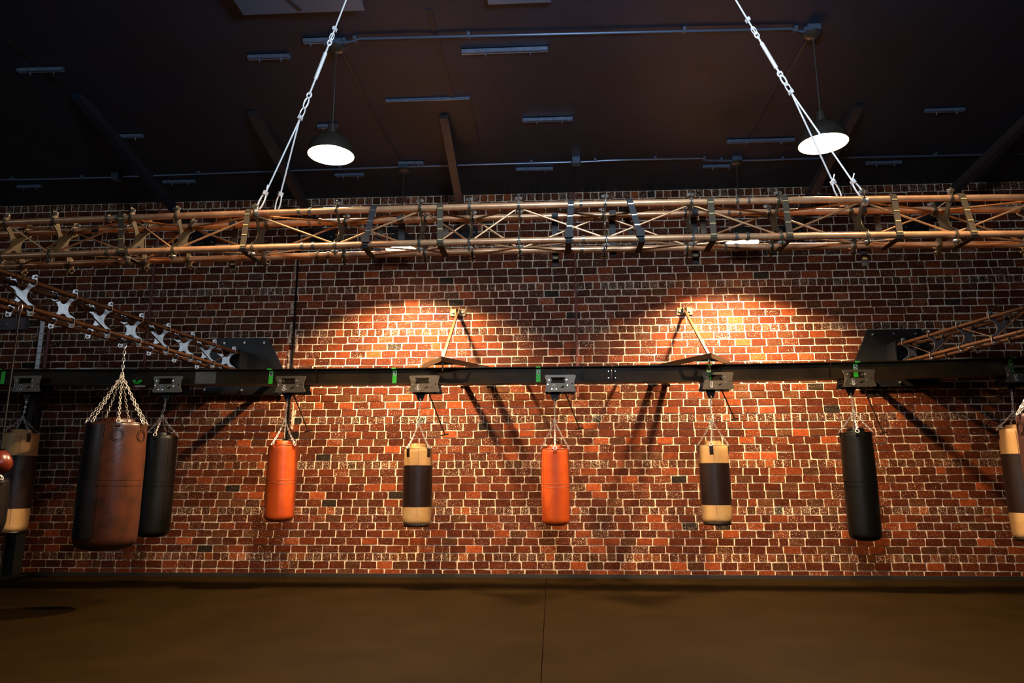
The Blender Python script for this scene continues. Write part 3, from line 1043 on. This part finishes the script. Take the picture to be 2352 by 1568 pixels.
def bracket(ap, wallp, short_px, long_px, stays, lab):
    A = at(*ap, 7.9)
    z = A.z
    o = thing('bag_bracket', lab, 'bracket', (wallp[0], YW-0.02, z), 'triangular brackets above the beam')
    W = lambda p: Vector(p)-Vector(o.location)
    Sx = atz(*short_px, z)
    Lx = atz(*long_px, z)
    bh = 0.058
    # short arm to the beam, long arm to the wall
    kk = (8.46-A.y)/(Sx.y-A.y)
    Se = A+(Sx-A)*kk
    kl = (YW-0.01-A.y)/(Lx.y-A.y)
    Le = A+(Lx-A)*kl
    MB().bar(W(A), W(Se), 0.012, bh, (1, 0.5, 0)).build('short_arm', M_BRKT, o)
    MB().bar(W(A), W(Le), 0.012, bh, (1, -0.5, 0)).build('long_arm', M_BRKT, o)
    MB().box(W((Se.x, 8.42, z-0.036)), (0.05, 0.08, 0.03)).build('foot', M_DARK, o)
    Sm = A+(Lx-A)*((8.42-A.y)/(Lx.y-A.y))
    MB().box(W((Sm.x, 8.42, z-0.036)), (0.05, 0.08, 0.03)).build('foot', M_DARK, o)
    for xw, xb in stays:
        MB().bar(W((xb, 8.46, z-0.07)), W((xw, YW-0.012, z-0.07)), 0.05, 0.05, (1, 0, 0)).build('stay', M_BRKT, o)
        MB().box(W((xw, YW-0.016, z-0.07)), (0.11, 0.012, 0.11)).build('stay_plate', M_BRKP, o)
    # gusset closing the apex, with the hook bolt
    m0, m1 = A+(Sm-A)*0.5, A+(Se-A)*0.5
    g = [W(A), W(m0), W(m1)]
    mb = MB()
    mb.quad_ring([[q+Vector((0, 0.0, -0.016)) for q in g], [q+Vector((0, 0, -0.026)) for q in g]], True, (True, True))
    mb.build('gusset', M_DARK, o)
    c = W(A)+Vector((0, 0.10, 0))
    MB().tube([c+Vector((0, 0, -0.025)), c+Vector((0, 0, -0.125))], 0.009, 8).build('hook_bolt', M_BRKT, o, 40)
    MB().tube([c+Vector((0, 0, -0.03)), c+Vector((0, 0, -0.045))], 0.018, 6).build('nut', M_BOLT, o)
    # strut up to the wall
    s0 = W(A)+Vector((0, 0.10, 0.02))
    wp = W((wallp[0], YW-0.03, wallp[1]))
    MB().bar(s0, wp, 0.030, 0.030, (1, 0, 0)).build('strut', M_BRKT, o)
    for s in (-1, 1):
        e = MB().box(wp+Vector((s*0.062, 0.018, 0.0)), (0.085, 0.014, 0.098)).build('wall_plate', M_BRKP, o)
        MB().tube([wp+Vector((s*0.066, 0.012, 0)), wp+Vector((s*0.066, -0.01, 0))], 0.017, 6).build('bolt', M_BOLT, e)
        MB().bar(wp+Vector((s*0.022, 0.018, 0)), wp+Vector((s*0.022, -0.05, 0)), 0.008, 0.098, (1, 0, 0)).build('ear', M_BRKP, o)
    return o


bw = at(1052, 718, YW)
bracket((1014, 824), (bw.x, bw.z), (985, 836), (1090, 840), ((-1.15, -0.96), (-0.80, -1.01)), 'left triangular steel bracket above the beam with rod to the wall')
bw = at(1572, 715, YW)
bracket((1633, 816), (bw.x, bw.z), (1657, 826), (1530, 838), ((1.36, 1.66), (1.53, 1.82)), 'right triangular steel bracket above the beam with rod to the wall')

# ------------------------------------------------------------------ trolleys
TW, TH = 0.376, 0.200
YT = YB-0.115


def plate_outline():
    w, h = TW, TH
    pts = []

    def P(u, v):
        pts.append(((u-0.5)*w, (0.5-v)*h))
    for u, v in ((0.03, 0.02), (0.06, 0.0), (0.94, 0.0), (0.975, 0.02), (0.99, 0.07), (0.985, 0.13), (0.955, 0.27), (0.94, 0.40), (0.935, 0.53), (0.94, 0.66), (0.955, 0.77), (0.985, 0.88), (0.992, 0.93), (0.975, 0.985), (0.94, 1.0),
                 (0.06, 1.0), (0.025, 0.985), (0.008, 0.93), (0.015, 0.88), (0.045, 0.77), (0.06, 0.66), (0.065, 0.53), (0.06, 0.40), (0.045, 0.27), (0.015, 0.13), (0.01, 0.07)):
        P(u, v)
    o = pts[:]
    pts.clear()
    for u, v in ((0.215, 0.14), (0.645, 0.14), (0.655, 0.17), (0.65, 0.21), (0.635, 0.26), (0.632, 0.32), (0.64, 0.38), (0.655, 0.43), (0.655, 0.485), (0.205, 0.485), (0.205, 0.43), (0.222, 0.38), (0.23, 0.32), (0.226, 0.26), (0.21, 0.21), (0.205, 0.17)):
        P(u, v)
    win = pts[:]
    pts.clear()
    for u, v in ((0.49, 0.74), (0.60, 0.64), (0.64, 0.70), (0.53, 0.81)):
        P(u, v)
    slot = pts[:]
    hole = circ((0.865-0.5)*w, (0.5-0.53)*h, 0.009, 8)
    return o, [win, slot, hole]


PO, PH = plate_outline()
ME_FP = flat(PO, PH, 0.008)
ME_FP.materials.append(M_TROL)
ME_BP = flat(PO, PH[:1], 0.008)
ME_BP.materials.append(M_DARK)
ME_HG = flat([(-0.062, 0.03), (0.062, 0.03), (0.048, -0.035), (0.026, -0.088), (0.012, -0.096), (-0.012, -0.096), (-0.026, -0.088), (-0.048, -0.035)], [circ(0, -0.07, 0.012, 10)], 0.012)
ME_HG.materials.append(M_DARK)
ME_TB = MB().tube([(0, 0.004, 0), (0, -0.010, 0)], [0.0105, 0.008], 10)
ME_TB = ME_TB.build('bolt', M_BOLT, None, 40)
ME_TBm = ME_TB.data
bpy.data.objects.remove(ME_TB)


def trolley(px, py, num, rod, lab):
    c = at(px, py, YT)
    o = thing('beam_trolley', lab, 'trolley', c, 'bag trolleys on the track beam')
    fp = link('front_plate', ME_FP, o)
    bp = link('back_plate', ME_BP, o)
    bp.location = (0, 2*(YB-YT), 0)
    for u, v in ((0.15, 0.30), (0.70, 0.30), (0.11, 0.57), (0.72, 0.63), (0.23, 0.84), (0.37, 0.84)):
        b = link('bolt', ME_TBm, fp)
        b.location = ((u-0.5)*TW, -0.005, (0.5-v)*TH)
    hx = -0.175*TW
    for u in (0.18, 0.68):
        MB().tube([((u-0.5)*TW, 0.010, 0.035), ((u-0.5)*TW, 0.055, 0.035)], 0.030, 14).build('wheel', M_DARK, o, 40)
    for q in ((0.11, 0.57), (0.72, 0.63)):
        MB().tube([((q[0]-0.5)*TW, 0, (0.5-q[1])*TH-0.03), ((q[0]-0.5)*TW, 2*(YB-YT), (0.5-q[1])*TH-0.03)], 0.010, 8).build('spacer', M_DARK, o)
    hg = link('hanger', ME_HG, o)
    hg.location = (hx, YB-YT, -TH/2)
    MB().box((hx, YB-YT, -TH/2+0.025), (0.15, 2*(YB-YT), 0.02)).build('crossbar', M_DARK, o)
    if num:
        st = MB().box(((0.30-0.5)*TW, -0.0058, (0.5-0.72)*TH), (0.027, 0.0014, 0.072)).build('sticker', M_WHITE, o)
        me = text(num, 0.070)
        me.transform(Matrix.Diagonal((0.66, 1, 1.15, 1)))
        put(me, 'digit', M_BLACK, st, ((0.30-0.5)*TW, -0.0072, (0.5-0.72)*TH))
    if rod:
        a = at(rod[0], rod[1], YB+0.06)-c
        b = at(rod[2], rod[3], YB+0.06)-c
        a = a+(a-b)*0.12
        MB().tube([a, b], 0.008, 8).build('pull_rod', M_BEAM, o, 40)
        MB().tube([b+Vector((-0.045, 0, -0.010)), b+Vector((0.045, 0, 0.010))], 0.009, 8).build('handle', M_BEAM, o, 40)
    return o, Vector((c.x+hx, YB, c.z-TH/2-0.07))


TR = {}
for k, px, py, num, rod, lab in (
        (0, 62, 881, '0', (76, 902, 84, 985), 'leftmost silvery beam trolley with the tan and black bag under it'),
        (1, 385, 882, '5', (400, 905, 420, 985), 'silvery beam trolley numbered 5 right of the big brown bag chain'),
        (2, 667, 882, '2', (674, 905, 708, 990), 'dark beam trolley numbered 2 over the left orange bag'),
        (3, 975, 881, '3', (986, 905, 1022, 998), 'brown steel beam trolley numbered 3 over the left of the two central tan banded bags'),
        (4, 1287, 880, '6', (1299, 903, 1331, 984), 'brown steel beam trolley numbered 6 over the middle orange bag'),
        (5, 1649, 874, '1', (1657, 895, 1688, 962), 'brown steel beam trolley numbered 1 below the right bracket'),
        (6, 1974, 868, '7', (1983, 890, 2029, 994), 'dark beam trolley numbered 7 over the right black bag'),
        (7, 2347, 858, '3', None, 'dark beam trolley at the right edge over the half-hidden tan banded bag')):
    TR[k] = trolley(px, py, num, rod, lab)[1]

# ------------------------------------------------------------------ punching bags


def chain(p0, p1, link_len=0.034, wire=0.0036, width=0.011, sag=0.0):
    p0, p1 = Vector(p0), Vector(p1)
    d = p1-p0
    L = d.length
    n = max(2, round(L/(link_len-2.4*wire)))
    t = d.normalized()
    s0 = t.cross(Vector((0, 1, 0.02)))
    if s0.length < 1e-3:
        s0 = Vector((1, 0, 0))
    s0.normalize()
    s1 = t.cross(s0)
    mb = MB()
    hl = link_len/2-wire
    for i in range(n):
        c = p0+d*((i+0.5)/n)+Vector((0, 0, -sag*math.sin(PI*(i+0.5)/n)))
        s = (s0*0.85+s1*0.5).normalized() if i % 2 == 0 else (s1*0.85-s0*0.5).normalized()
        pts = []
        for k in range(10):
            a = 2*PI*k/10
            x = math.cos(a)*width*0.75
            y = math.sin(a)
            y = math.copysign(min(1, abs(y)*1.12), y)*hl
            pts.append(c+s*x+t*y)
        mb.tube(pts, wire, 5, closed=True)
    return mb


def bag(lab, cx, yt, yb, wpx, Y, kind, anchor, join, ang0, nleg, link_len=0.034, wire=0.0036, name='punching_bag'):
    ym = (yt+yb)/2
    C = at(cx, ym, Y)
    R = (at(cx+wpx/2, ym, Y)-at(cx-wpx/2, ym, Y)).length/2
    turn = math.atan2(-C.x, Y)      # how far each bag is turned on its swivel
    ang0 += turn
    zt, zb = at(cx, yt, Y-R).z, at(cx, yb, Y-R*0.8).z
    H = zt-zb
    o = thing(name, lab, 'punching bag', (C.x, Y, zb), 'heavy bags')
    sd = random.random()*6
    rnd = random.random()*3

    def lump(a, z):
        v = 0.012*math.sin(2*a+sd+z*3)+0.008*math.sin(3*a-sd+z*5)+0.007*math.sin(z*9+sd)
        return v*(0.7 if z > 0.03 else 0.4)
    zz = lambda f0, f1, n: [f0+(f1-f0)*k/n for k in range(n+1)]
    bulge = lambda z: R*(0.965+0.035*math.sin(PI*min(1, max(0, z/H))))
    ed = 0.06*R/0.18
    bot = [(0.02, 0.0), (R*0.5, 0.002), (R-ed, 0.010)]+[(R*0.965-ed+ed*math.sin(a), 0.012+ed-ed*math.cos(a)) for a in (0.4, 0.8, 1.2, 1.45)]
    top = [(bulge(H)-0.002, H-0.012), (R*0.93, H), (R*0.88, H+0.001), (R*0.57, H+0.002), (R*0.55, H+0.044), (R*0.49, H+0.055), (R*0.25, H+0.058), (0.02, H+0.059)]
    if kind == 'band':
        z1, z2 = H*0.243, H*0.775
        MB().lathe(bot+[(bulge(z), z) for z in zz(0.03+ed, z1, 6)], 36, lump=lump).build('lower_band', L_TAN, o, 60)
        MB().lathe([(bulge(z1)*0.9, z1+0.0005)]+[(bulge(z)*1.008, z) for z in zz(z1+0.001, z2-0.001, 14)]+[(bulge(z2)*0.9, z2-0.0005)], 36, lump=lump).build('middle_band', L_DBROWN, o, 60)
        MB().lathe([(bulge(z), z) for z in zz(z2, H-0.03, 6)]+top, 36, lump=lump).build('upper_band', L_TAN, o, 60)
        MB().lathe([(R*0.45, -0.012), (R*0.86, -0.008), (R*0.93, 0.010), (R*0.90, 0.022)], 36).build('base_cap', L_DBROWN, o, 60)
        seamm, tabm = L_SEAMT, L_DBROWN
    else:
        m = {'orange': L_ORANGE, 'black': L_BLACK, 'brown': L_BROWN, 'oxblood': L_OXBLOOD}[kind]
        MB().lathe(bot+[(bulge(z), z) for z in zz(0.03+ed, H-0.03, 26)]+top, 40, lump=lump).build('body', m, o, 60)
        seamm = {'orange': L_SEAM, 'black': L_SEAMB, 'brown': L_SEAMB, 'oxblood': L_SEAMB}[kind]
        tabm = m
        for f in (0.50, 0.545):
            z = H*f
            pts = [((bulge(z)*(1+lump(a, z))+0.0003)*math.cos(a), (bulge(z)*(1+lump(a, z))+0.0003)*math.sin(a), z) for a in [2*PI*k/36 for k in range(36)]]
            MB().tube(pts, 0.0022, 5, closed=True).build('seam', seamm, o, 60)
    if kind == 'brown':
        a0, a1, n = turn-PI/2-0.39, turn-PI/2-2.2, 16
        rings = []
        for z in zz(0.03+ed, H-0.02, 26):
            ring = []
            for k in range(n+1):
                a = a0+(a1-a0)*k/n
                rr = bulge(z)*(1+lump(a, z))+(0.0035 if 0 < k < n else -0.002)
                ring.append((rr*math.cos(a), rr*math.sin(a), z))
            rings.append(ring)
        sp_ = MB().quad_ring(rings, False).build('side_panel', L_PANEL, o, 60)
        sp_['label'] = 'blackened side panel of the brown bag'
    # rim piping and vertical seam
    pts = [(R*0.925*math.cos(2*PI*k/36), R*0.925*math.sin(2*PI*k/36), H+0.001) for k in range(36)]
    MB().tube(pts, 0.006, 6, closed=True).build('rim_piping', tabm if kind != 'band' else L_TAN, o, 60)
    av = turn-PI/2+{'band': 0.0, 'orange': -0.95, 'black': 0.5, 'brown': -0.39, 'oxblood': -0.3}[kind]
    segs = [(0.04+ed, H-0.02)] if kind != 'band' else [(0.04+ed, H*0.243), (H*0.775, H-0.02)]
    for a0, a1 in segs:
        MB().tube([((bulge(z)*(1+lump(av, z)))*math.cos(av), (bulge(z)*(1+lump(av, z)))*math.sin(av), z) for z in zz(a0, a1, 12)], 0.0022, 5).build('seam', seamm, o, 60)
    if kind in ('brown', 'oxblood'):
        for k in range(nleg):
            a0 = ang0+2*PI*k/nleg
            for rr0 in (0.045, 0.062):
                pts = []
                for q in range(20):
                    b = 2*PI*q/20
                    z = H-0.125+rr0*math.sin(b)
                    a = a0+rr0*math.cos(b)/R
                    rad = bulge(z)*(1+lump(a, z))+0.001
                    pts.append((rad*math.cos(a), rad*math.sin(a), z))
                MB().tube(pts, 0.0025, 5, closed=True).build('round_patch', seamm, o, 60)
    # straps, rings and chains
    J = Vector(join)-Vector(o.location)
    A = Vector(anchor)-Vector(o.location)
    tl_ = 0.105 if kind == 'band' else 0.05
    for k in range(nleg):
        a = ang0+2*PI*k/nleg
        ca, sa = math.cos(a), math.sin(a)
        rim = Vector((R*0.955*ca, R*0.955*sa, H+0.012))
        e = Vector((-sa, ca, 0))
        mb = MB()
        rings = []
        for rr, z in ((bulge(H-tl_)*(1+lump(a, H-tl_))-0.004, H-tl_), (bulge(H-tl_*.5)*(1+lump(a, H-tl_*.5))+0.002, H-tl_*0.5), (bulge(H)*1.006+0.001, H-0.015), (R*0.97, H+0.004)):
            c = Vector((ca*rr, sa*rr, z))
            rr_ = Vector((ca, sa, 0))
            rings.append([c-e*0.021, c+e*0.021, c+e*0.021+rr_*0.005, c-e*0.021+rr_*0.005])
        mb.quad_ring(rings, True, (True, True))
        tb = mb.build('strap_tab', tabm, o)
        rp = []
        for q in range(12):
            b = 2*PI*q/12
            rp.append(rim+e*(0.020*math.cos(b))+Vector((ca*0.008, sa*0.008, 0))*(1-math.sin(b))+Vector((0, 0, 0.018*math.sin(b))))
        MB().tube(rp, 0.0042, 6, closed=True).build('ring', M_CHAIN, tb, 60)
        chain(rim+Vector((0, 0, 0.016)), J, link_len, wire, 0.011*link_len/0.034, 0.012).build('chain', M_CHAIN, o, 60)
    chain(J+Vector((0, 0, -0.01)), A, link_len*1.15, wire*1.15, 0.0125*link_len/0.034).build('chain', M_CHAIN, o, 60)
    MB().tube([J+Vector((0.016*math.cos(2*PI*k/12), 0, 0.02*math.sin(2*PI*k/12))) for k in range(12)], 0.005, 6, closed=True).build('ring', M_CHAIN, o, 60)
    return o, R, H


def jn(px, py, Y):
    return at(px, py, Y)


random.seed(11)
Q = PI/4
bag('tan leather bag with black middle band at the far left, under the leftmost trolley', 34, 994, 1226, 72, YB, 'band', TR[0], (at(34, 1100, YB).x, YB, at(50, 958, YB).z), -PI/2+0.42, 4)
bag('slim black bag behind and right of the big brown bag', 359, 1000, 1236, 72, YB, 'black', TR[1], (at(359, 1100, YB).x, YB, at(374, 955, YB).z), -PI/2-0.35, 4)
bag('orange leather bag on the left, under trolley number 2', 646, 1021, 1200, 67, YB, 'orange', TR[2], (at(646, 1110, YB).x, YB, at(652, 965, YB).z), -PI/2-Q, 4)
bag('tan leather bag with dark brown band, left of the middle orange bag', 959, 1028, 1209, 66, YB, 'band', TR[3], (at(959, 1110, YB).x, YB, at(962, 972, YB).z), -PI/2-Q, 4)
bag('orange leather bag in the middle, under trolley number 6', 1276, 1031, 1209, 66, YB, 'orange', TR[4], (at(1276, 1110, YB).x, YB, at(1275, 967, YB).z), -PI/2, 4)
bag('tan leather bag with dark brown band, right of the middle orange bag', 1643, 1022, 1205, 69, YB, 'band', TR[5], (at(1643, 1110, YB).x, YB, at(1637, 965, YB).z), -PI/2-0.12, 4)
bag('long black leather bag on the right, under trolley number 7', 1977, 992, 1244, 72, YB, 'black', TR[6], (at(1977, 1110, YB).x, YB, at(1960, 944, YB).z), -PI/2+0.12, 4)
bag('tan leather bag with dark brown band cut by the right edge', 2350, 984, 1242, 74, YB, 'band', TR[7], (at(2350, 1110, YB).x, YB, at(2340, 945, YB).z), -PI/2+0.30, 4)

# big leather bags hanging from the side trusses
YN = 6.95
sL = (9.02-YN)/4.69*math.hypot(4.69, 0.355)
lo = Vector((-4.245, 9.02, 2.76))+PL(sL, 0, 0)
nx = at(254, 1110, YN).x
bag('big worn brown leather bag hanging from the left side truss on chains', 254, 968, 1268, 127, YN, 'brown', (nx, YN, 2.60), (nx, YN, at(273, 860, YN).z), -PI/2+0.03, 7, 0.042, 0.0039)
YN2 = 6.6
nx2 = at(2342, 1000, YN2).x+0.27
R2 = 127/F_PX*6.6/2
cx2 = proj((nx2, YN2, 1.3))[0]
bag('big dark red bag cut by the right edge, before the tan banded one', cx2, 945, 1262, 127, YN2, 'oxblood', (nx2, YN2, 2.60), (nx2, YN2, 2.18), -PI/2, 6, 0.045, 0.0046)
# hooks that carry those two bags on the truss's lower tubes
for (xx, yy, base, fn, lab) in ((nx, YN, Vector((-4.245, 9.02, 2.76)), PL, 'chain hook bar under the left side truss over the big brown bag'), (nx2, YN2, Vector((4.50, 9.02, 2.76)), PR, 'chain hook bar under the right side truss at the edge')):
    o = thing('hook_bar', lab, 'hook', (xx, yy, 2.60))
    s = (9.02-yy)*1.004
    c = base+fn(s, 0, 0)
    MB().box((c.x-xx, 0, 0.015), (0.20, 0.035, 0.012)).build('bar', M_BPLATE, o)
    MB().tube([(0.014*math.cos(2*PI*k/12), 0, -0.004+0.02*math.sin(2*PI*k/12)) for k in range(12)], 0.005, 6, closed=True).build('eye', M_CHAIN, o, 60)

# left edge: red speed ball in front of a black bag
YS = 5.35
c = at(-2, 1063, YS)
r = (at(30, 1063, YS)-at(4, 1063, YS)).length
sb = thing('speed_ball', 'small red leather ball hanging at the left edge', 'ball', c)
prof = [(r*math.sin(a)*(1 if a < PI/2 else 1-0.10*(a-PI/2)), -r*math.cos(a)*(1 if a < PI/2 else 1.12)) for a in [0.02+k*(PI-0.04)/18 for k in range(19)]]
MB().lathe(prof, 32).build('ball', L_RED, sb, 60)
for k in range(4):
    a0 = k*PI/2+0.4
    MB().tube([(p_[0]*1.004*math.cos(a0), p_[0]*1.004*math.sin(a0), p_[1]*1.002) for p_ in prof[1:-1]], 0.0014, 5).build('seam', L_SEAMB, sb, 60)
MB().lathe([(0.02, r*1.08), (0.032, r*1.11), (0.03, r*1.2), (0.012, r*1.22)], 16).build('cap', L_SEAMB, sb, 60)
MB().tube([(0, 0, r*1.2), (0, 0, 2.56-c.z)], 0.007, 8).build('cord', M_BLACK, sb, 40)
MB().tube([(0.016*math.cos(2*PI*k/12), 0, 2.585-c.z+0.038*math.sin(2*PI*k/12)) for k in range(12)], 0.006, 6, closed=True).build('hook', M_BOLT, sb, 60)
xk, Yk = at(-72, 1160, 5.55).x, 5.55
bag('black bag cut by the left edge below the red ball', -72, 1100, 1242, 140, Yk, 'black', (xk, Yk, 2.63), (xk, Yk, 1.75), -PI/2-Q, 4)
